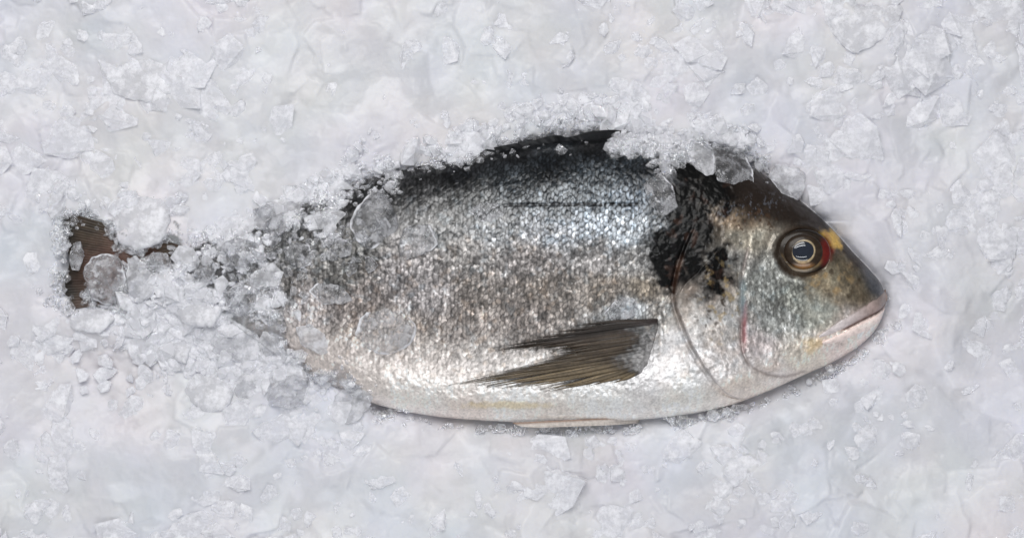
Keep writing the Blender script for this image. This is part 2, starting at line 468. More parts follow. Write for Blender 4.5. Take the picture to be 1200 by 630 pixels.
    return np.clip(c / 0.80, 0.004, 0.92)


# ---------------------------------------------------------------- the fish: objects
fish = bpy.data.objects.new('fish', None); C.objects.link(fish)
fish['label'] = 'whole silver sea bream with a black shoulder patch lying on its side in crushed ice'
fish['category'] = 'fish'

nx = 960
tt = np.linspace(0, 1, nx)
xs = 196 + (1039 - 196) * np.where(tt < 0.9, tt / 0.9 * 0.93, 0.93 + 0.07 * np.sin((tt - 0.9) / 0.1 * np.pi / 2))
ntop, nbot = 420, 60
th = np.linspace(0, np.pi, ntop); tv = -np.cos(th) * (1 - 0.0) * 0.55 + 0.45 * np.linspace(-1, 1, ntop)
tb = np.linspace(1, -1, nbot + 2)[1:-1]; tb = np.sin(tb * np.pi / 2)
A = TOP(xs)[:, None]; B = BOT(xs)[:, None]
Xt = np.repeat(xs[:, None], ntop, 1); Yt = (A + B) / 2 + (B - A) / 2 * tv[None, :]
Zt = fish_z(Xt, Yt)
Ct = body_colour(Xt, Yt)
Xb = np.repeat(xs[:, None], nbot, 1); Yb = (A + B) / 2 + (B - A) / 2 * tb[None, :]
Zb = -0.9 * shape_z(Xb, Yb); Cb = body_colour(Xb, Yb)
n_ring = ntop + nbot
V = np.concatenate([W(Xt, Yt, Zt), W(Xb, Yb, Zb)], 1)
COL = np.concatenate([Ct, Cb], 1)
F = grid_faces(nx, n_ring, True)[:, ::-1]
# close both ends with fans (quads that share the centre)
ends = []
vlist = [V.reshape(-1, 3)]; clist = [COL.reshape(-1, 3)]
for e, row in ((0, 0), (1, nx - 1)):
    vlist.append(V[row].mean(0)[None]); clist.append(COL[row].mean(0)[None])
    ci = nx * n_ring + e; base = row * n_ring
    for q in range(0, n_ring, 2):
        f = [base + q, base + (q + 1) % n_ring, base + (q + 2) % n_ring, ci]
        ends.append(f if e else f[::-1])
F = np.concatenate([F, np.array(ends)], 0)
mesh_object('body', np.concatenate(vlist), F, M_BODY, fish, True, np.concatenate(clist))


def sheet(name, X, Y, Ztop, thick, col, mat, parent):
    """a closed thin solid over a (u,v) grid"""
    nu, nv = X.shape
    v = np.concatenate([W(X, Y, Ztop).reshape(-1, 3), W(X, Y, Ztop - thick).reshape(-1, 3)])
    f1 = grid_faces(nu, nv); f2 = grid_faces(nu, nv)[:, ::-1] + nu * nv
    rim = []
    loop = ([(i, 0) for i in range(nu)] + [(nu - 1, j) for j in range(1, nv)] + [(i, nv - 1) for i in range(nu - 2, -1, -1)] + [(0, j) for j in range(nv - 2, 0, -1)])
    idx = [i * nv + j for i, j in loop]
    for q in range(len(idx)):
        a, b = idx[q], idx[(q + 1) % len(idx)]
        rim.append([a, b, b + nu * nv, a + nu * nv])
    f = np.concatenate([f1, f2, np.array(rim)])
    o = mesh_object(name, v, f, mat, parent, True, np.concatenate([col.reshape(-1, 3)] * 2))
    bm = bmesh.new(); bm.from_mesh(o.data); bmesh.ops.recalc_face_normals(bm, faces=bm.faces); bm.to_mesh(o.data); bm.free()
    return o


def between(pa, pb, nu, nv):
    a = path(pa, nu); b = path(pb, nu)
    w = np.linspace(0, 1, nv)[None, :, None]
    g = a[:, None, :] * (1 - w) + b[:, None, :] * w
    return g[..., 0], g[..., 1], w[..., 0] * np.ones((nu, 1))


# gill cover: a bony flap, free along its rear edge
gu, gv = 240, 110
X, Y, w_ = between([(838, 292), (812, 318), (792, 338), (787, 352), (795, 377), (809, 408), (829, 438), (850, 460), (868, 468)],
                   [(858, 292), (862, 318), (864, 340), (865, 360), (866, 385), (867, 402), (874, 424), (886, 436), (900, 446)], gu, gv)
X[:, :14] += (0.9 * fbm(X, Y, 12, 2, 71))[:, :14]
cc = body_colour(X, Y)
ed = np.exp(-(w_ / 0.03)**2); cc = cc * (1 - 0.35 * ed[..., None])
sU = np.linspace(0, 1, gu)[:, None]
Z = fish_z(X, Y) + (2.2 * sst(0, 0.06, w_) * (1 - sst(0.25, 1.0, w_)) + 0.6) * sst(0.0, 0.22, sU) * (1 - sst(0.9, 1, sU)) + 0.2 - 1.5 * sst(0.92, 1, w_)
sheet('gill_cover', X, Y, Z, 2.2, cc, M_BODY, fish)

# upper lip and lower lip
X, Y, w_ = between([(1038, 338.5), (1030, 344.5), (1016, 352), (1000, 361.5), (984, 371.5), (970, 381), (955, 392)],
                   [(1038.7, 352), (1031, 361), (1012, 371), (996, 379), (984, 385), (972, 390.5), (957, 395)], 140, 30)
base = lin((204, 194, 194)) * (1 + 0.16 * fbm(X * 0.4, Y, 6, 3, 72))[..., None]
cc = mixc(base, (142, 120, 114), 0.85 * sst(975, 1025, X))
cc = mixc(cc, (86, 70, 60), (1 - sst(0.0, 0.30, w_ + 0.1 * fbm(X, Y, 5, 2, 74))) * 0.8); cc = mixc(cc, (112, 88, 84), sst(0.8, 1, w_) * 0.7 * sst(976, 1000, X))
cc = mixc(cc, (120, 108, 104), blob(X, Y, 1032, 348, 14, 10, 0, 0.5) * 0.7)
Z = shape_z(np.minimum(X, 1036.5), Y) * 0.97 + 3.6 * np.sqrt(np.clip(1 - (2 * w_ - 1)**2, 0, 1)) - 1.0
sheet('upper_lip', X, Y, Z, 3.0, cc / 0.8, M_LIP, fish)
X, Y, w_ = between([(1035, 361), (1028, 366), (1012, 374), (997, 382), (984, 389), (970, 395), (960, 399)],
                   [(1033, 374), (1024, 381), (1010, 388), (996, 394), (982, 399), (970, 402), (961, 403)], 140, 30)
base = lin((232, 214, 208)) * (1 + 0.12 * fbm(X * 0.4, Y, 8, 3, 73))[..., None]
cc = mixc(base, (206, 178, 170), (1 - sst(0, 0.3, w_)) * 0.5)
Z = shape_z(np.minimum(X, 1034), Y) + 3.0 * np.sqrt(np.clip(1 - (2 * w_ - 1)**2, 0, 1)) - 1.2
sheet('lower_lip', X, Y, Z, 3.0, cc / 0.8, M_LIP, fish)

# eye: domed ball with iris and pupil
EX, EY = 936.0, 296.0


def dome(name, cx, cy, rx, ry, z0, hgt, colfun, mat, parent, nr=40, na=96, power=2.0, rot=0.0):
    r = np.linspace(0.002, 1, nr)[:, None]; a = np.linspace(0, 2 * np.pi, na, endpoint=False)[None, :]
    u = r * np.cos(a) * rx; v = r * np.sin(a) * ry
    X = cx + u * math.cos(rot) - v * math.sin(rot); Y = cy + u * math.sin(rot) + v * math.cos(rot)
    Z = z0 + hgt * np.sqrt(np.clip(1 - r**power, 0, 1)) + 0 * a
    cc = colfun(r + 0 * a, a + 0 * r, X, Y)
    v = np.concatenate([W(X, Y, Z).reshape(-1, 3), W([cx], [cy], [z0 - 6])]); ncen = nr * na
    f = grid_faces(nr, na, True)
    rim = [[(nr - 1) * na + q, (nr - 1) * na + (q + 1) % na, (nr - 1) * na + (q + 2) % na, ncen] for q in range(0, na, 2)]
    top = [[(q) % na, (q + 1) % na, (q + 2) % na, (q + 3) % na] for q in (0,)]
    o = mesh_object(name, v, np.concatenate([f, np.array(rim)]), mat, parent, True, np.concatenate([cc.reshape(-1, 3), cc[-1, :1]]))
    bm = bmesh.new(); bm.from_mesh(o.data)
    bmesh.ops.holes_fill(bm, edges=[e for e in bm.edges if e.is_boundary], sides=200)
    bmesh.ops.recalc_face_normals(bm, faces=bm.faces); bm.to_mesh(o.data); bm.free()
    for p_ in o.data.polygons: p_.use_smooth = True
    return o


ez = float(shape_z(np.array(EX), np.array(EY)))


def eye_col(r, a, X, Y):
    c = np.zeros(r.shape + (3,)) + lin((44, 35, 27))
    c = mixc(c, (30, 24, 20), sst(0.86, 0.95, r + 0.03 * np.sin(a * 3)))
    c = mixc(c, (128, 104, 66), 0.8 * np.exp(-((r - 0.74) / 0.07)**2) * sst(-0.4, 0.8, np.sin(a) + 0.5 * fbm(X, Y, 10, 2, 76)))
    c = mixc(c, (40, 30, 24), 0.8 * np.exp(-((r - 0.62) / 0.06)**2))
    c = mixc(c, (104, 22, 20), blob(X, Y, 966, 296, 10, 17, 0, 0.5) * 0.85)
    return c * (1 + 0.3 * fbm(X, Y, 5, 3, 77))[..., None]


def iris_col(r, a, X, Y):
    c = np.zeros(r.shape + (3,)) + lin((52, 41, 31))
    c = mixc(c, (48, 37, 28), sst(0.66, 0.98, r + 0.12 * fbm(np.cos(a) * 30, np.sin(a) * 30, 8, 3, 78)))
    c = mixc(c, (184, 164, 130), 0.9 * (1 - sst(0.60, 0.66, r + 0.05 * np.sin(2 * a + 1))))
    c = mixc(c, (228, 160, 80), 0.3 * blob(X, Y, 938, 313, 12, 5, 0, 0.6))
    return c * (1 + 0.35 * fbm(np.cos(a) * 40 + r * 3, np.sin(a) * 40, 6, 3, 79))[..., None]


def pupil_col(r, a, X, Y):
    return np.zeros(r.shape + (3,)) + lin((26, 32, 46))


eye = dome('eye', EX, EY, 33, 27.5, ez - 5, 8.5, eye_col, M_EYE, fish, power=2.4)
iris = dome('iris', EX + 1, EY - 1, 22.5, 20.5, ez + 1.2, 6.5, iris_col, M_EYE, eye, power=2.2)
M_PUPIL = skin_material('pupil_lens', 0.05, 0.0, 1.0, 0.0, 600, dull=1.0)
dome('pupil', EX + 0.5, EY - 1.5, 13.2, 12.0, ez + 5.9, 2.6, pupil_col, M_PUPIL, eye, power=2.0, rot=-0.15)


# fins ------------------------------------------------------------------
def fan(name, roots, tips, mat, parent, zfun, colfun, nray=22, per=9, nu=90, thick=1.0, ridge=1.2, bend=0.0, split=None):
    """a fin of nray rays with webbing: roots/tips are paths across the fin"""
    nv = nray * per
    R = path(roots, nv); T = path(tips, nv) if split is None else split(nv)
    u = np.linspace(0, 1, nu)[:, None]
    ph = (np.arange(nv) % per) / per; ray = np.arange(nv) // per
    X = R[None, :, 0] * (1 - u) + T[None, :, 0] * u; Y = R[None, :, 1] * (1 - u) + T[None, :, 1] * u
    Y = Y + bend * np.sin(u * np.pi)
    rd = np.abs(2 * ph - 1)[None, :]
    cc = colfun(X, Y, u + 0 * X, ph[None, :] + 0 * X, ray[None, :] + 0 * u.astype(int))
    Z = zfun(X, Y, u) + ridge * (1 - rd)**0.7 * (1 - 0.6 * u)
    return sheet(name, X, Y, Z, thick, cc, mat, parent)


def pectoral():
    nr, nu, nw = 40, 90, 7
    v = np.linspace(0, 1, nr)
    rt = np.array([[1, 0]]) * 7.0 * (sst(0.0, 0.12, v) * (1 - sst(0.85, 1, v)))[:, None] * 0.4 + path([(768, 373.5), (765, 383), (762, 394), (759, 405), (756, 415), (753, 424), (750, 432)], nr)
    V_ = [0, .05, .09, .15, .22, .29, .35, .42, .47, .52, .57, .61, .66, .71, .77, .82, .87, .91, .95, 1]
    TX = [672, 610, 572, 588, 612, 640, 652, 628, 604, 612, 566, 526, 544, 560, 588, 612, 637, 662, 692, 722]
    TY = [381, 397, 411, 409, 408, 409, 412, 422, 430, 429, 440, 449.5, 449, 452, 453, 453, 459, 451, 449, 445]
    tx = np.interp(v, V_, TX) + rng.uniform(-7, 9, nr); ty = np.interp(v, V_, TY) + rng.uniform(-.8, .8, nr)
    vs, fs, cs = [], [], []; tot = 0
    u = np.linspace(0, 1, nu)[:, None]; w = np.linspace(-1, 1, nw)[None, :]
    for i in range(nr):
        bend = 3.0 * (v[i] - 0.3)
        X = rt[i, 0] * (1 - u) + tx[i] * u; Y = rt[i, 1] * (1 - u) + ty[i] * u + bend * np.sin(u * np.pi) + 0.5 * np.sin(u * 9 + i)
        hw = 2.1 * (1 - sst(0.55, 1.0, u) * 0.94) * (0.75 + 0.35 * np.sin(np.clip(u, 0, .7) / .7 * np.pi)) * rng.uniform(.85, 1.15)
        dx, dy = tx[i] - rt[i, 0], ty[i] - rt[i, 1]; L_ = math.hypot(dx, dy)
        Xg = X - dy / L_ * hw * w; Yg = Y + dx / L_ * hw * w
        Zg = shape_z(Xg, Yg) + 1.0 + 5.5 * np.sin(u * np.pi)**0.8 + 0.7 * (1 - np.abs(w)) + 0.5 * (i % 3) * sst(0, .2, u) - 0.9 * (1 - sst(0, .10, u))
        c = np.zeros(Xg.shape + (3,)) + lin((70, 59, 47))
        vv = v[i] + 0 * Xg
        c = mixc(c, (42, 35, 31), 1 - sst(0.05, 0.40, vv)); c = mixc(c, (100, 86, 62), sst(0.45, 0.95, vv) * 0.75 * sst(0.0, 0.35, u + 0 * Xg))
        c = c * rng.uniform(0.7, 1.35)
        c = mixc(c, (24, 19, 16), np.abs(w + 0 * Xg)**3 * 0.55)
        c = mixc(c, (160, 140, 108), (0.5 if i % 3 == 0 else 0.12) * (1 - np.abs(w + 0 * Xg)) * sst(0.35, 0.8, vv) * sst(0.15, 0.4, u + 0 * Xg))
        c = mixc(c, (58, 51, 50), (1 - sst(0.05, 0.30, u + 0 * Xg)) * 0.7)
        mot = 0.07 * fbm(Xg, Yg, 3.5, 2, 15); bc_ = body_colour(Xg, Yg); tp = sst(0.03, 0.16, vv)
        for hi_, k_ in ((0.26, 0.14), (0.17, 0.30), (0.10, 0.50)):           # skin creeps out over the root of the fin
            sk = ((1 - sst(0.35 * hi_, hi_, u + mot)) * tp)[..., None]
            c = c * (1 - sk) + k_ * bc_ * sk
        c = c * (1 + 0.25 * fbm(Xg * 0.3, Yg, 4, 2, 99))[..., None] / 0.85
        n_ = nu * nw
        vs.append(np.concatenate([W(Xg, Yg, Zg).reshape(-1, 3), W(Xg, Yg, Zg - 0.7).reshape(-1, 3)])); cs += [c.reshape(-1, 3)] * 2
        g1 = grid_faces(nu, nw)
        side = [[k * nw, (k + 1) * nw, (k + 1) * nw + n_, k * nw + n_] for k in range(nu - 1)] + [[k * nw + nw - 1, (k + 1) * nw + nw - 1, (k + 1) * nw + nw - 1 + n_, k * nw + nw - 1 + n_] for k in range(nu - 1)]
        side += [[k, k + 1, k + 1 + n_, k + n_] for k in list(range(nw - 1)) + list(range((nu - 1) * nw, nu * nw - 1))]
        fs.append(np.concatenate([g1, g1[:, ::-1] + n_, np.array(side)]) + tot); tot += 2 * n_
    o = mesh_object('pectoral_fin', np.concatenate(vs), np.concatenate(fs), M_FIN, fish, True, np.concatenate(cs))
    bm = bmesh.new(); bm.from_mesh(o.data); bmesh.ops.recalc_face_normals(bm, faces=bm.faces); bm.to_mesh(o.data); bm.free()


pectoral()


def dark_fin(X, Y, u, ph, ray):
    c = np.zeros(X.shape + (3,)) + lin((26, 27, 30))
    c = c * (0.7 + 0.7 * hash2(ray.astype(np.int64), ray.astype(np.int64) * 0 + 5, 4))[..., None]
    return c * (1 + 0.4 * fbm(X, Y, 6, 3, 5))[..., None]


# dorsal fin folded down along the back
fan('dorsal_fin', [(500, 199), (548, 190), (600, 180), (650, 170), (700, 168), (760, 168)], [(488, 196), (540, 186), (572, 175), (620, 166), (655, 159.5), (664, 161), (690, 155), (722, 153), (752, 158)],
    M_FIN, fish, lambda X, Y, u: 9 + 4 * u + 0 * X, dark_fin, nray=24, per=8, nu=24, thick=2.5, ridge=0.6)


def pale_fin(X, Y, u, ph, ray):
    c = np.zeros(X.shape + (3,)) + lin((214, 206, 200))
    v = np.arange(X.shape[1])[None, :] / X.shape[1] + 0 * X
    c = mixc(c, (140, 110, 92), 1 - sst(0.0, 0.35, v))
    c = mixc(c, (150, 138, 130), np.abs(2 * ph - 1)**4 * 0.5)
    return c


# pelvic fin folded against the belly
fan('pelvic_fin', [(748, 487), (750, 491), (748, 496)], [(600, 494), (606, 497), (630, 500)], M_FIN, fish,
    lambda X, Y, u: (shape_z(X, Y) - 6) * (1 - sst(0, 0.35, u)) + (13 + 3 * u) * sst(0, 0.35, u), pale_fin, nray=7, per=8, nu=60, thick=1.0, ridge=0.8)


def tail_col(X, Y, u, ph, ray):
    c = np.zeros(X.shape + (3,)) + lin((52, 43, 33))
    c = c * (0.65 + 0.7 * hash2(ray.astype(np.int64), ray.astype(np.int64) * 0 + 6, 4))[..., None]
    c = mixc(c, (40, 33, 26), np.abs(2 * ph - 1)**4 * 0.4)
    c = mixc(c, (112, 78, 66), 0.6 * blob(X, Y, 150, 320, 50, 60, 0, 0.5, 0.5, 3, 20))
    c = mixc(c, (36, 34, 33), 0.75 * (1 - sst(72, 108, X + 14 * fbm(X, Y, 14, 3, 8))))
    return c * (1 + 0.4 * fbm(X, Y, 10, 3, 12))[..., None]


fan('tail_fin', [(214, 288), (206, 300), (203, 315), (205, 330), (214, 343)], [(78, 248), (74, 264), (78, 285), (82, 306), (76, 330), (70, 346), (74, 364)], M_FIN, fish,
    lambda X, Y, u: 10 - 3 * u + 3 * fbm(X, Y, 50, 2, 14), tail_col, nray=34, per=7, nu=70, thick=1.2, ridge=0.5)

# ---------------------------------------------------------------- the ice bed
STEP = 1.3
X0, X1, Y0, Y1 = -290.0, 1490.0, -270.0, 880.0
gx = np.arange(X0, X1, STEP); gy = np.arange(Y0, Y1, STEP)
GX, GY = np.meshgrid(gx, gy)            # rows = y
H, Wd = GX.shape

# ragged outline inside which the fish lies bare
EXPOSED = [(318, 300), (352, 268), (400, 246), (428, 224), (443, 206), (470, 199), (500, 194), (528, 193), (538, 198), (550, 188), (575, 174), (620, 163), (656, 156), (668, 158), (690, 151), (718, 150),
           (721, 174), (745, 179), (764, 183), (776, 200), (790, 186), (806, 186), (835, 176), (872, 182), (880, 186), (906, 207), (926, 222), (948, 237), (975, 262), (1003, 290),
           (1028, 316), (1044, 334), (1045, 350), (1041, 369), (1027, 396), (990, 424), (942, 446), (890, 468), (850, 481), (800, 490), (740, 497), (660, 500), (580, 498),
           (500, 491), (455, 482), (432, 473), (440, 455), (420, 436), (380, 425), (345, 402), (318, 378), (290, 352), (282, 330), (300, 318)]
TAILHOLE = [(78, 255), (100, 250), (128, 263), (134, 288), (165, 297), (206, 281), (208, 296), (182, 306), (160, 306), (150, 320), (142, 352), (124, 362), (104, 346), (88, 350), (72, 346), (80, 318), (74, 290)]
CLEARPOLY = [(206, 290), (240, 282), (290, 260), (350, 230), (404, 208), (440, 196), (500, 186), (520, 240), (500, 330), (440, 350), (330, 372), (270, 352), (210, 322)]

q = 4
cxg, cyg = GX[::q, ::q], GY[::q, ::q]


def up(a):
    """bilinear upsample of a coarse field back to the fine grid"""
    yy = np.arange(H) / q; xx = np.arange(Wd) / q
    y0 = np.clip(np.floor(yy).astype(int), 0, a.shape[0] - 2); x0 = np.clip(np.floor(xx).astype(int), 0, a.shape[1] - 2)
    fy = np.clip(yy - y0, 0, 1)[:, None]; fx = np.clip(xx - x0, 0, 1)[None, :]
    return ((a[y0][:, x0] * (1 - fx) + a[y0][:, x0 + 1] * fx) * (1 - fy) + (a[y0 + 1][:, x0] * (1 - fx) + a[y0 + 1][:, x0 + 1] * fx) * fy)


sd = up(sdist(cxg, cyg, EXPOSED))
sdt = up(sdist(cxg, cyg, TAILHOLE))
rag = fbm(GX, GY, 38, 4, 361)                        # ragged, melted outline where ice covers the fish
sdt = sdt + 14 * rag - 3
ragm = (1 - sst(420, 540, GX)) + 0.35 * (GY < 260)
sd = np.minimum(sd + 26 * rag * np.clip(ragm, 0, 1) * (GX > 215), np.where(GX < 222, sdt, 1e9))
clearm = blur(up(1.0 - sst(-12, 14, sdist(cxg, cyg, CLEARPOLY))), 3)

# overlapping broken plates of ice
plates = np.full(GX.shape, -12.0); tone = np.full(GX.shape, 0.5)


def stamp(cx, cy, r, zc, tilt, k, edge, tn):
    ext = r * 1.6 + 4
    i0 = max(int((cy - ext - Y0) / STEP), 0); i1 = min(int((cy + ext - Y0) / STEP) + 1, H)
    j0 = max(int((cx - ext - X0) / STEP), 0); j1 = min(int((cx + ext - X0) / STEP) + 1, Wd)
    if i1 <= i0 or j1 <= j0: return
    px = GX[i0:i1, j0:j1] - cx; py = GY[i0:i1, j0:j1] - cy
    d = np.full(px.shape, -1e9); a0 = rng.uniform(0, 6.28)
    st = rng.uniform(0.6, 1.0); sa = rng.uniform(0, 3.14)
    u = px * math.cos(sa) + py * math.sin(sa); v = (-px * math.sin(sa) + py * math.cos(sa)) / st
    for m in range(k):
        a = a0 + 6.283 * m / k + rng.uniform(-.35, .35)
        d = np.maximum(d, u * math.cos(a) + v * math.sin(a) - r * rng.uniform(0.72, 1.05))
    d = d + 0.05 * r * fbm(px + cx * 3, py + cy * 3, max(r * 0.4, 4), 2, int(cx) % 97)
    e = np.maximum(d + edge, 0)
    z = zc + tilt[0] * px + tilt[1] * py - e * e / (2 * edge) * 1.1 - np.maximum(d, 0) * 1.2
    P = plates[i0:i1, j0:j1]; Tn = tone[i0:i1, j0:j1]
    win = z > P
    P[win] = z[win]; Tn[win] = tn


for n_, (rlo, rhi, zlo, zhi, tl) in ((2300, (34, 78, -7, 2.5, 0.07)), (5000, (14, 34, -7, 3.0, 0.15)), (9500, (5, 13, -6, 2.5, 0.25)), (22000, (2.5, 5.5, -4.5, 1.8, 0.42))):
    for _ in range(n_):
        stamp(rng.uniform(X0, X1), rng.uniform(Y0, Y1), rng.uniform(rlo, rhi), rng.uniform(zlo, zhi), rng.uniform(-tl, tl, 2), rng.integers(5, 8), rng.uniform(1.2, 4), rng.uniform(0, 1))
plates = blur(plates, 0.8)
soft = blur(plates, 5)
k = 0.25 + 0.75 * sst(-0.40, 0.25, fbm(GX, GY, 90, 3, 301))            # half melted together here, crisp there
plates = soft * (1 - k) + plates * k
tone = blur(tone, 1.6)
micro = 0.4 * fbm(GX, GY, 5, 3, 311) + 0.8 * fbm(GX, GY, 14, 3, 312)

fz = shape_z(GX, GY)
tailz = 12 * (1 - sst(0, 30, np.abs(GY - 308) - 30)) * sst(50, 80, GX) * (1 - sst(200, 230, GX))
base = np.maximum(fz, tailz)
lowf = 16 * fbm(GX, GY, 130, 4, 321)
lm = (1 - sst(400, 500, GX)) * sst(200, 260, GX) * sst(1, 10, fz)      # over the tail half the ice thins out slowly
fill = np.where(sd > 0, 12 * (1 - np.exp(-np.abs(sd) / 14.0)) * (1 - lm) + lm * np.minimum(0.13 * np.abs(sd), 12), np.maximum(sd * 1.5, -30))
rim = sst(-6, 10, sd)
below = sst(430, 500, GY) * sst(380, 460, GX)
bed = base + fill + plates * (0.55 + 0.45 * rim) + micro + lowf * sst(0, 60, sd)
bed = bed - 20 * blob(GX, GY, 150, 440, 150, 60, 0, 0.7) * sst(25, 70, sdt) * (base < 2) - 12 * blob(GX, GY, 110, 195, 110, 40, -10, 0.8) * sst(25, 70, sdt) * (base < 2)
bed = bed - 14 * sst(395, 440, GY + 0.0 * GX) * sst(400, 470, GX) * np.exp(-np.maximum(sd, 0) / 20) + 5 * fbm(GX, GY, 30, 3, 331) * np.exp(-np.abs(sd) / 20)
# hollow inside the exposed part stays under the fish
thick = bed - base
thin = 1 - sst(2.0, 15.0, thick)
clar = np.maximum(0.97 * clearm * (0.68 + 0.6 * fbm(GX, GY, 22, 4, 341)), 0.8 * thin * (sd > -20) * (base > 3))
clar = np.clip(np.maximum(clar, lm * np.exp(-np.maximum(thick, 0) / 11.0) * (0.9 + 0.5 * fbm(GX, GY, 16, 4, 343))), 0, 0.93)
pn = 0.5 + 0.75 * fbm(GX, GY, 9, 4, 344)
lo_ = sst(330, 380, GY)                  # crisp clear windows above, a soft milky veil below
clar = 0.93 * (sst(0.0, 0.22, clar - 0.85 * pn + 0.18) * (1 - 0.7 * lo_) + 0.7 * lo_ * sst(0.05, 0.9, clar - 0.3 * pn + 0.12))
clar = clar * ((base > 2) | (sd < 0))
clar = np.where(sdt < 4, np.maximum(clar, 0.9 * sst(0.0, 0.2, (1 - sst(-6, 6, sdt)) - 0.55 * pn)), clar)
wm = sst(-0.4, 0.5, fbm(GX, GY, 120, 3, 351))[..., None]
tint = (np.array([0.785, 0.775, 0.81]) * wm + np.array([0.75, 0.755, 0.805]) * (1 - wm)) * (0.85 + 0.16 * tone[..., None])
tint = tint * (1 + 0.04 * fbm(GX, GY, 35, 4, 352))[..., None]
tint = tint * (1 + fbm(GX, GY, 60, 4, 353)[..., None] * np.array([0.030, 0.004, -0.030]) + fbm(GX, GY, 80, 4, 354)[..., None] * np.array([0.012, -0.018, 0.012]))
clar = clar * sst(72, 92, GX + 9 * rag)
bedv = W(GX, GY, bed)
ice = mesh_object('crushed_ice', bedv.reshape(-1, 3), grid_faces(H, Wd)[:, ::-1], M_BED, None, True, tint.reshape(-1, 3), {'clarity': clar})
ice['label'] = 'bed of white crushed ice heaped around the silver fish'
ice['category'] = 'ice'; ice['kind'] = 'stuff'


def surf(x, y):
    """top of whatever lies there: ice or fish"""
    i = np.clip(((np.asarray(y) - Y0) / STEP).round().astype(int), 0, H - 1); j = np.clip(((np.asarray(x) - X0) / STEP).round().astype(int), 0, Wd - 1)
    return np.maximum(bed[i, j], base[i, j])


# ---------------------------------------------------------------- single lumps of ice
def lump(name, poly, hgt, mat, label, seed=0, group=None, facets=13, sink=1.5, category='ice chip', slab=False):
    r_ = np.random.default_rng(seed + 1000)
    cl_ = np.array(list(poly) + [poly[0]], float); d_ = np.r_[0, np.cumsum(np.hypot(*np.diff(cl_, axis=0).T))]
    t_ = np.linspace(0, d_[-1], 97)[:-1]
    p = np.c_[np.interp(t_, d_, cl_[:, 0]), np.interp(t_, d_, cl_[:, 1])]      # angular outline, corners slightly melted
    for _ in range(4): p = (np.roll(p, 1, 0) + 2 * p + np.roll(p, -1, 0)) / 4
    n = len(p); cen = p.mean(0); size = np.sqrt(np.ptp(p[:, 0]) * np.ptp(p[:, 1]))
    p = p + (size * 0.03 * np.c_[fbm(p[:, 0], p[:, 1], size * .12, 3, seed), fbm(p[:, 0], p[:, 1], size * .12, 3, seed + 5)])
    nr = 26
    rho = (1 - (1 - np.linspace(0, 1, nr)) ** 1.6)
    rho[0] = 0.004
    X = cen[0] + (p[None, :, 0] - cen[0]) * rho[:, None]; Y = cen[1] + (p[None, :, 1] - cen[1]) * rho[:, None]
    s0 = surf(X, Y); flo = float(np.percentile(s0, 60))
    dome_ = np.sqrt(np.clip(1 - rho**3.2, 0, 1))[:, None] + 0 * X
    pl = np.full(X.shape, 1.05)
    for m in range(facets):
        a = r_.uniform(0, 6.28); t = r_.uniform(0.5, 1.6)
        pl = np.minimum(pl, r_.uniform(0.62, 1.2) - t * ((X - cen[0]) * math.cos(a) + (Y - cen[1]) * math.sin(a)) / size)
    top = hgt * np.clip(np.minimum(dome_, pl), 0, None) + 0.05 * hgt * fbm(X, Y, size * .16, 3, seed + 9) * dome_
    ref = 0.5 * s0 + 0.5 * flo
    if slab:                                   # a plate half sunk in the bed: one edge buried, the other standing free
        g0 = (s0[-1] * (Y[-1] - cen[1])).mean() * 0
        slope = hgt * 1.9 / np.ptp(p[:, 1])
        ref = flo + slope * (Y - cen[1]) + 0.25 * slope * (X - cen[0]) - 0.5 * hgt
        top = hgt * (0.75 * dome_ + 0.25 * np.minimum(dome_, pl)) + 0.9 * fbm(X, Y, 9, 3, seed + 9)
    Zt = np.maximum(ref + top, s0 - sink - 6 * slab + 0.3)
    if not slab: Zt[-1] = s0[-1] - sink * 0.5
    Zb = s0 - sink - 6 * slab
    fz_ = sst(0.86, 0.99, rho[:, None] + 0.10 * fbm(X, Y, size * .12, 3, seed + 21)) * np.clip(2.0 * fbm(X, Y, size * .3, 3, seed + 22) + 0.4, 0.03, 0.95) + 0.5 * sst(0.2, 0.6, fbm(X, Y, size * .13, 4, seed + 23))
    fr = np.clip(np.r_[fz_.ravel(), fz_.ravel()], 0, 0.9)
    v = np.concatenate([W(X, Y, Zt).reshape(-1, 3), W(X, Y, Zb).reshape(-1, 3)])
    f1 = grid_faces(nr, n, True); f2 = grid_faces(nr, n, True)[:, ::-1] + nr * n
    j = np.arange(n); j2 = (j + 1) % n
    rim_ = np.stack([(nr - 1) * n + j, (nr - 1) * n + j2, (nr - 1) * n + j2 + nr * n, (nr - 1) * n + j + nr * n], -1)
    o = mesh_object(name, v, np.concatenate([f1, f2, rim_]), M_FROST if mat is M_MILK else mat, None, True, np.repeat((np.array([[0.765, 0.77, 0.80]]) * r_.uniform(0.96, 1.02)), len(fr), 0), {'frost': fr, 'clarity': 0.25 * fr})
    bm = bmesh.new(); bm.from_mesh(o.data)
    bmesh.ops.remove_doubles(bm, verts=bm.verts, dist=0.15 * S)
    bmesh.ops.holes_fill(bm, edges=[e for e in bm.edges if e.is_boundary], sides=200)
    bmesh.ops.recalc_face_normals(bm, faces=bm.faces); bm.to_mesh(o.data); bm.free()
    for q_ in o.data.polygons: q_.use_smooth = True
    # origin at the lump's own foot
    c0 = W(cen[0], cen[1], flo)
    co = np.empty(len(o.data.vertices) * 3, np.float32); o.data.vertices.foreach_get('co', co)
    co = co.reshape(-1, 3) - c0.astype(np.float32); o.data.vertices.foreach_set('co', co.ravel()); o.data.update()
    o.location = c0
    o['label'] = label; o['category'] = category
    if group: o['group'] = group
    return o


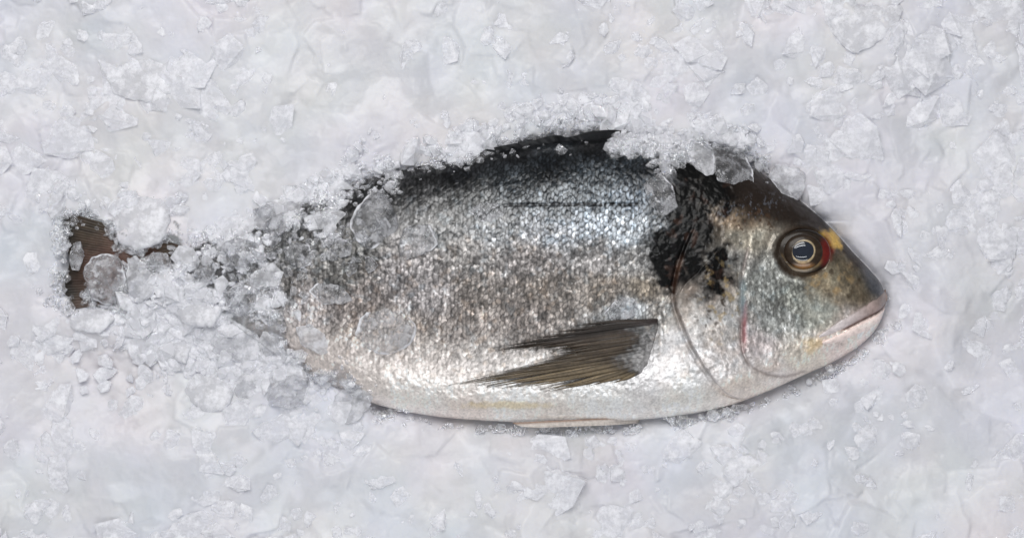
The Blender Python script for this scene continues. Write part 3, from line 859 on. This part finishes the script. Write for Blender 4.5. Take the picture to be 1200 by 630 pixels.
def round_poly(cx, cy, rx, ry, seed, n=6, rough=0.3, rot=0):
    r_ = np.random.default_rng(seed); a = np.linspace(0, 6.283, n, endpoint=False) + r_.uniform(-.25, .25, n)
    k = 1 + r_.uniform(-rough, rough, n); c, s = math.cos(rot), math.sin(rot)
    return [(cx + kk * rx * math.cos(t) * c - kk * ry * math.sin(t) * s, cy + kk * rx * math.cos(t) * s + kk * ry * math.sin(t) * c) for kk, t in zip(k, a)]


G = 'ice chips lying on the fish'
LUMPS = [
    ('ice_chip', [(424, 238), (436, 226), (446, 224), (456, 233), (466, 249), (468, 268), (462, 282), (448, 291), (436, 293), (420, 283), (411, 266), (416, 250)], 17, M_CLEAR, 'largest clear ice chip, tall and rounded, on the dark left flank', G),
    ('ice_chip', [(474, 270), (482, 264), (496, 264), (506, 263), (510, 274), (515, 285), (508, 294), (492, 300), (474, 305), (467, 292)], 10, M_CLEAR, 'clear wedge-shaped ice chip just right of the tallest chip on the flank', G),
    ('ice_chip', round_poly(414, 315, 10, 8, 3, rot=-.5), 8, M_CLEAR, 'tiny clear bead of ice below the tallest chip, left of its twin', G),
    ('ice_chip', round_poly(437, 310, 7, 10, 4, rot=-.3), 8, M_CLEAR, 'tiny upright clear bead of ice right of its twin below the tallest chip', G),
    ('ice_chip', [(362, 262), (370, 250), (388, 244), (404, 248), (410, 258), (398, 268), (376, 269)], 8, M_HAZY, 'flat hazy grey ice chip left of the tallest clear chip', G),
    ('ice_chip', [(424, 372), (440, 358), (462, 356), (480, 366), (491, 384), (484, 402), (468, 412), (446, 414), (428, 404), (418, 390)], 6, M_CLEAR, 'wide round glassy ice plate on the pale belly flank', G),
    ('ice_chip', round_poly(572, 250, 24, 15, 8), 4, M_CLEAR, 'thin glassy ice disc on the grey flank above the pectoral fin tip', G),
    ('ice_chip', round_poly(770, 228, 22, 26, 9, rot=.4), 5, M_CLEAR, 'thin glassy ice sheet at the left edge of the black shoulder patch', G),
    ('ice_chip', [(804, 170), (818, 168), (832, 178), (838, 196), (834, 208), (826, 211), (816, 202), (806, 190)], 8, M_HAZY, 'tooth-shaped hazy ice chip pointing down over the black shoulder', G),
    ('ice_chip', [(834, 174), (856, 172), (872, 181), (880, 198), (882, 216), (870, 224), (852, 226), (838, 216), (832, 196)], 10, M_CLEAR, 'broad clear ice chip on the nape between two tooth-shaped chips', G),
    ('ice_chip', [(900, 206), (908, 192), (930, 195), (944, 203), (943, 218), (936, 234), (928, 240), (914, 230)], 12, M_HAZY, 'pointed white ice chip like a tooth on the forehead edge', G),
    ('ice_chip', [(718, 352), (732, 344), (745, 352), (742, 368), (728, 376), (712, 376), (706, 366)], 4, M_CLEAR, 'thin wet ice sliver just above the pectoral fin base', G),
    ('ice_chip', [(98, 318), (108, 302), (126, 296), (142, 302), (148, 318), (148, 340), (140, 356), (124, 358), (106, 348)], 16, M_CLEAR, 'large rounded clear ice chip on the tail fin', 'ice chips around the tail fin'),
    ('ice_chip', [(152, 304), (160, 298), (172, 312), (184, 326), (182, 344), (166, 356), (154, 344), (150, 322)], 13, M_HAZY, 'hazy triangular ice chip beside the rounded clear chip on the tail', 'ice chips around the tail fin'),
    ('ice_chip', round_poly(186, 312, 14, 15, 15), 9, M_CLEAR, 'small clear ice chip at the narrow root of the tail fin', 'ice chips around the tail fin'),
    ('ice_chip', [(132, 226), (150, 214), (180, 212), (202, 224), (202, 262), (192, 284), (166, 294), (146, 288), (134, 268)], 12, M_MILK, 'large milky ice block hanging over the upper edge of the tail', 'ice chips around the tail fin'),
    ('ice_chip', [(76, 356), (98, 350), (120, 356), (138, 372), (120, 390), (90, 388), (72, 374)], 9, M_MILK, 'milky ice block covering the lower tip of the tail', 'ice chips around the tail fin'),
    ('ice_chip', round_poly(90, 300, 10, 18, 18), 7, M_CLEAR, 'small clear ice chip at the left edge of the tail fin', 'ice chips around the tail fin'),
    ('ice_chip', round_poly(340, 458, 24, 22, 19, rot=-.4), 14, M_CLEAR, 'glistening clear ice chip in the gap below the belly on the left', 'ice chips below the belly'),
    ('ice_chip', [(412, 448), (424, 438), (436, 444), (440, 458), (434, 474), (422, 492), (404, 498), (388, 484), (392, 462)], 12, M_HAZY, 'hazy upright ice chip closing the left end of the belly edge', 'ice chips below the belly'),
    ('ice_chip', [(224, 428), (246, 426), (264, 440), (276, 462), (266, 480), (238, 482), (214, 464), (210, 442)], 12, M_MILK, 'milky ice block with a sharp curved right edge, lower left of the belly', 'ice chips below the belly'),
    ('ice_chip', round_poly(206, 404, 17, 24, 22), 12, M_MILK, 'small milky ice lump above the milky block with a curved edge', 'ice chips below the belly'),
    ('ice_chip', round_poly(292, 452, 20, 20, 23), 9, M_HAZY, 'hazy grey ice chip between the milky block and the glistening chip', 'ice chips below the belly'),
    ('ice_chip', round_poly(280, 404, 34, 26, 24, rot=.4), 12, M_HAZY, 'broad hazy ice chip heaped over the hidden belly, left of the bare flank', 'ice chips below the belly'),
    ('ice_chip', round_poly(228, 362, 30, 26, 25), 12, M_MILK, 'broad milky ice lump over the buried root of the tail', 'ice chips below the belly'),
    ('ice_chip', round_poly(318, 402, 20, 16, 26), 8, M_HAZY, 'small hazy ice chip touching the pale end of the bare flank', 'ice chips below the belly'),
    ('ice_chip', round_poly(352, 300, 19, 14, 41, rot=.3), 9, M_CLEAR, 'clear ice chip in the crushed ice left of the two clear beads', G),
    ('ice_chip', round_poly(312, 326, 20, 16, 42, rot=-.4), 9, M_HAZY, 'hazy ice chip at the leftmost end of the dark uncovered flank', G),
    ('ice_chip', round_poly(388, 346, 26, 12, 43, rot=.15), 6, M_CLEAR, 'long flat clear ice chip between the two beads and the belly plate', G),
    ('ice_chip', round_poly(330, 262, 17, 13, 44, rot=-.6), 9, M_CLEAR, 'clear ice chip at the upper left rim, left of the flat hazy chip', G),
    ('ice_chip', round_poly(400, 290, 15, 11, 45, rot=.5), 7, M_CLEAR, 'small clear ice chip touching the lower left side of the tallest chip', G),
    ('ice_chip', round_poly(370, 396, 22, 15, 46, rot=.5), 7, M_HAZY, 'hazy ice chip on the pale lower flank left of the belly plate', G),
    ('ice_chip', [(258, 290), (276, 276), (300, 282), (306, 300), (288, 314), (264, 310)], 13, M_CLEAR, 'large clear ice chip where the body narrows towards the tail', G),
    ('ice_chip', [(226, 306), (246, 298), (258, 312), (250, 330), (230, 332)], 11, M_CLEAR, 'clear ice chip on the tail stalk, leftmost of the chips on the body', G),
    ('ice_chip', [(262, 342), (284, 332), (306, 346), (300, 366), (276, 372)], 12, M_CLEAR, 'clear ice chip on the buried belly just left of the bare scales', G),
    ('ice_chip', [(296, 246), (318, 236), (340, 244), (338, 258), (312, 266)], 10, M_CLEAR, 'long clear ice chip leaning on the rim above the narrowing body', G),
    ('ice_slab', [(120, 66), (172, 58), (232, 72), (226, 92), (204, 110), (172, 122), (134, 112)], 5, M_MILK, 'flat pale ice slab with a curved lower edge near the top left corner', 'pale ice slabs in the bed'),
    ('ice_slab', [(962, 22), (998, 8), (1062, 6), (1048, 30), (1022, 56), (998, 66), (978, 48)], 5, M_MILK, 'wedge-shaped pale ice slab at the top edge on the right', 'pale ice slabs in the bed'),
    ('ice_slab', round_poly(330, 250, 30, 18, 35, rot=-.5), 7, M_HAZY, 'slanting hazy ice slab at the upper edge of the covered flank', 'pale ice slabs in the bed'),
    ('ice_slab', round_poly(842, 152, 30, 20, 36), 7, M_HAZY, 'hazy ice slab directly above the nape', 'pale ice slabs in the bed'),
]
for i, (nm, poly, hg, mt, lb, gp) in enumerate(LUMPS):
    lump(nm, poly, hg * (1.45 if mt is M_CLEAR else 1.0), mt, lb, i * 13 + 3, gp, category='ice chip' if nm == 'ice_chip' else 'ice slab', slab=(nm == 'ice_slab' or mt is M_MILK))


# ---------------------------------------------------------------- crumbs of wet ice along the back and over the tail
phi = (1 + 5**.5) / 2
ICO = np.array([(-1, phi, 0), (1, phi, 0), (-1, -phi, 0), (1, -phi, 0), (0, -1, phi), (0, 1, phi), (0, -1, -phi), (0, 1, -phi), (phi, 0, -1), (phi, 0, 1), (-phi, 0, -1), (-phi, 0, 1)]) / 1.9
ICF = np.array([(0, 11, 5), (0, 5, 1), (0, 1, 7), (0, 7, 10), (0, 10, 11), (1, 5, 9), (5, 11, 4), (11, 10, 2), (10, 7, 6), (7, 1, 8), (3, 9, 4), (3, 4, 2), (3, 2, 6), (3, 6, 8), (3, 8, 9), (4, 9, 5), (2, 4, 11), (6, 2, 10), (8, 6, 7), (9, 8, 1)])


def crumbs(n, wt, mean, sig, lo, hi, rise, flat=1.0):
    vs, fs = [], []; tot = 0
    p = (wt / wt.sum()).ravel()
    for q_ in rng.choice(p.size, n, p=p):
        x = GX.ravel()[q_] + rng.uniform(-.6, .6); y = GY.ravel()[q_] + rng.uniform(-.6, .6)
        r = float(np.clip(rng.lognormal(mean, sig), lo, hi))
        v = ICO * rng.uniform(0.6, 1.25, (12, 1)) * r * np.array([rng.uniform(.7, 1.4), rng.uniform(.6, 1.1), rng.uniform(.4, .85) * flat])
        a = rng.uniform(0, 6.28); c, s_ = math.cos(a), math.sin(a)
        v = np.c_[v[:, 0] * c - v[:, 1] * s_, v[:, 0] * s_ + v[:, 1] * c, v[:, 2] + rng.uniform(-.25, .25) * v[:, 0]]
        z = float(surf(x, y)) + rise * r * flat
        vs.append(W(x + v[:, 0], y + v[:, 1], z + v[:, 2])); fs.append(ICF + tot); tot += 12
    return np.concatenate(vs), np.concatenate(fs)


cl = np.clip(1.2 * fbm(GX, GY, 24, 2, 401) + 0.5, 0, 2) + 0.15
wt = np.exp(-((sd - 6) / 11)**2) * (GY < 260) * (GX > 330) * (GX < 900) + 0.30 * clearm * (GX < 470) * (sd > -50) + 0.9 * np.exp(-((sdt + 1) / 8)**2)
wt = wt + 0.5 * np.exp(-((sd - 5) / 9)**2) * (GY > 330) * (GX < 480) + 0.35 * np.exp(-((sd - 4) / 4)**2) * (GY > 380) * (GX >= 480)
cv, cf = crumbs(4000, wt * cl, 1.1, 0.5, 1.4, 11, 0.15)
cr = mesh_object('ice_crumbs', cv, cf, M_CLEAR, None, False)
cr['label'] = 'wet glittering ice crumbs strewn along the back and over the tail'
cr['category'] = 'ice'; cr['kind'] = 'stuff'
wt = (np.exp(-((GX - 205) / 50)**2 - ((GY - 385) / 34)**2) * 1.8 + np.exp(-((GX - 300) / 60)**2 - ((GY - 430) / 24)**2) * 1.0 + 0.55 * np.exp(-((GX - 240) / 50)**2 - ((GY - 320) / 40)**2)) * (sd > 2) + np.exp(-((sd - 22) / 14)**2) * (GY < 250) * (GX < 900) * 0.7 * (sd > 8)
wt = wt + 0.06 * clearm * (GX < 440) * (GX > 250) * (sd > -35)
cv, cf = crumbs(1900, wt * cl, 1.7, 0.5, 1.8, 17, -0.1)
cr = mesh_object('ice_shards', cv, cf, M_FROST, None, False)
cr['label'] = 'frosty broken ice shards heaped over the tail end and above the back'
cr['category'] = 'ice'; cr['kind'] = 'stuff'

wt = (1 - 0.85 * lm) * sst(6, 30, sd) * (0.25 + np.clip(1.3 * fbm(GX, GY, 90, 3, 411) + 0.5, 0, 1.5))
cv, cf = crumbs(3000, wt**1.6, 2.45, 0.55, 3.0, 38, -0.36, 0.40)
cr = mesh_object('bed_shards', cv, cf, M_FROST, None, False)
cr['label'] = 'pale flat ice shards packed all over the bed around the fish'
cr['category'] = 'ice'; cr['kind'] = 'stuff'

# ---------------------------------------------------------------- light, camera, render
world = bpy.data.worlds.new('World'); scene.world = world; world.use_nodes = True
bg = world.node_tree.nodes['Background']; bg.inputs[0].default_value = (0.94, 0.965, 1.0, 1); bg.inputs[1].default_value = 0.24


def area(name, loc, target, sx, sy, power, col=(1, 1, 1), roll=0.0):
    l = bpy.data.lights.new(name, 'AREA'); l.shape = 'RECTANGLE'; l.size = sx; l.size_y = sy; l.energy = power; l.color = col
    o = bpy.data.objects.new(name, l); C.objects.link(o); o.location = loc
    from mathutils import Vector, Quaternion
    d = (Vector(target) - Vector(loc)).normalized(); o.rotation_euler = d.to_track_quat('-Z', 'Y').to_euler()
    return o


area('softbox', (-0.25, 0.85, 1.25), (0, 0, 0), 1.2, 0.7, 13.0, (1, 0.985, 0.96))
area('strip_light', (-0.05, 0.42, 1.5), (0, 0, 0), 0.9, 0.05, 2.4, (0.95, 0.98, 1))
area('strip_light', (0.05, -0.46, 1.5), (0, 0, 0), 0.9, 0.05, 1.6, (0.95, 0.98, 1))
area('softbox', (0.1, -1.15, 1.2), (0, 0, 0), 1.3, 0.5, 7.5, (0.97, 0.985, 1))

cam = bpy.data.cameras.new('camera'); co = bpy.data.objects.new('camera', cam); C.objects.link(co)
D = 1.5
co.location = (0, 0, D); co.rotation_euler = (0, 0, 0)
cam.sensor_width = 36; cam.lens = 36 * D / (1200 * S); cam.clip_start = 0.05; cam.clip_end = 20
scene.camera = co
scene.view_settings.view_transform = 'Standard'; scene.view_settings.look = 'None'
scene.view_settings.exposure = 0; scene.view_settings.gamma = 1
scene.render.engine = 'CYCLES'
cy = scene.cycles
cy.max_bounces = 20; cy.transmission_bounces = 16; cy.diffuse_bounces = 10; cy.glossy_bounces = 4; cy.transparent_max_bounces = 12
cy.use_denoising = True; cy.sample_clamp_indirect = 0.0; cy.blur_glossy = 0.3
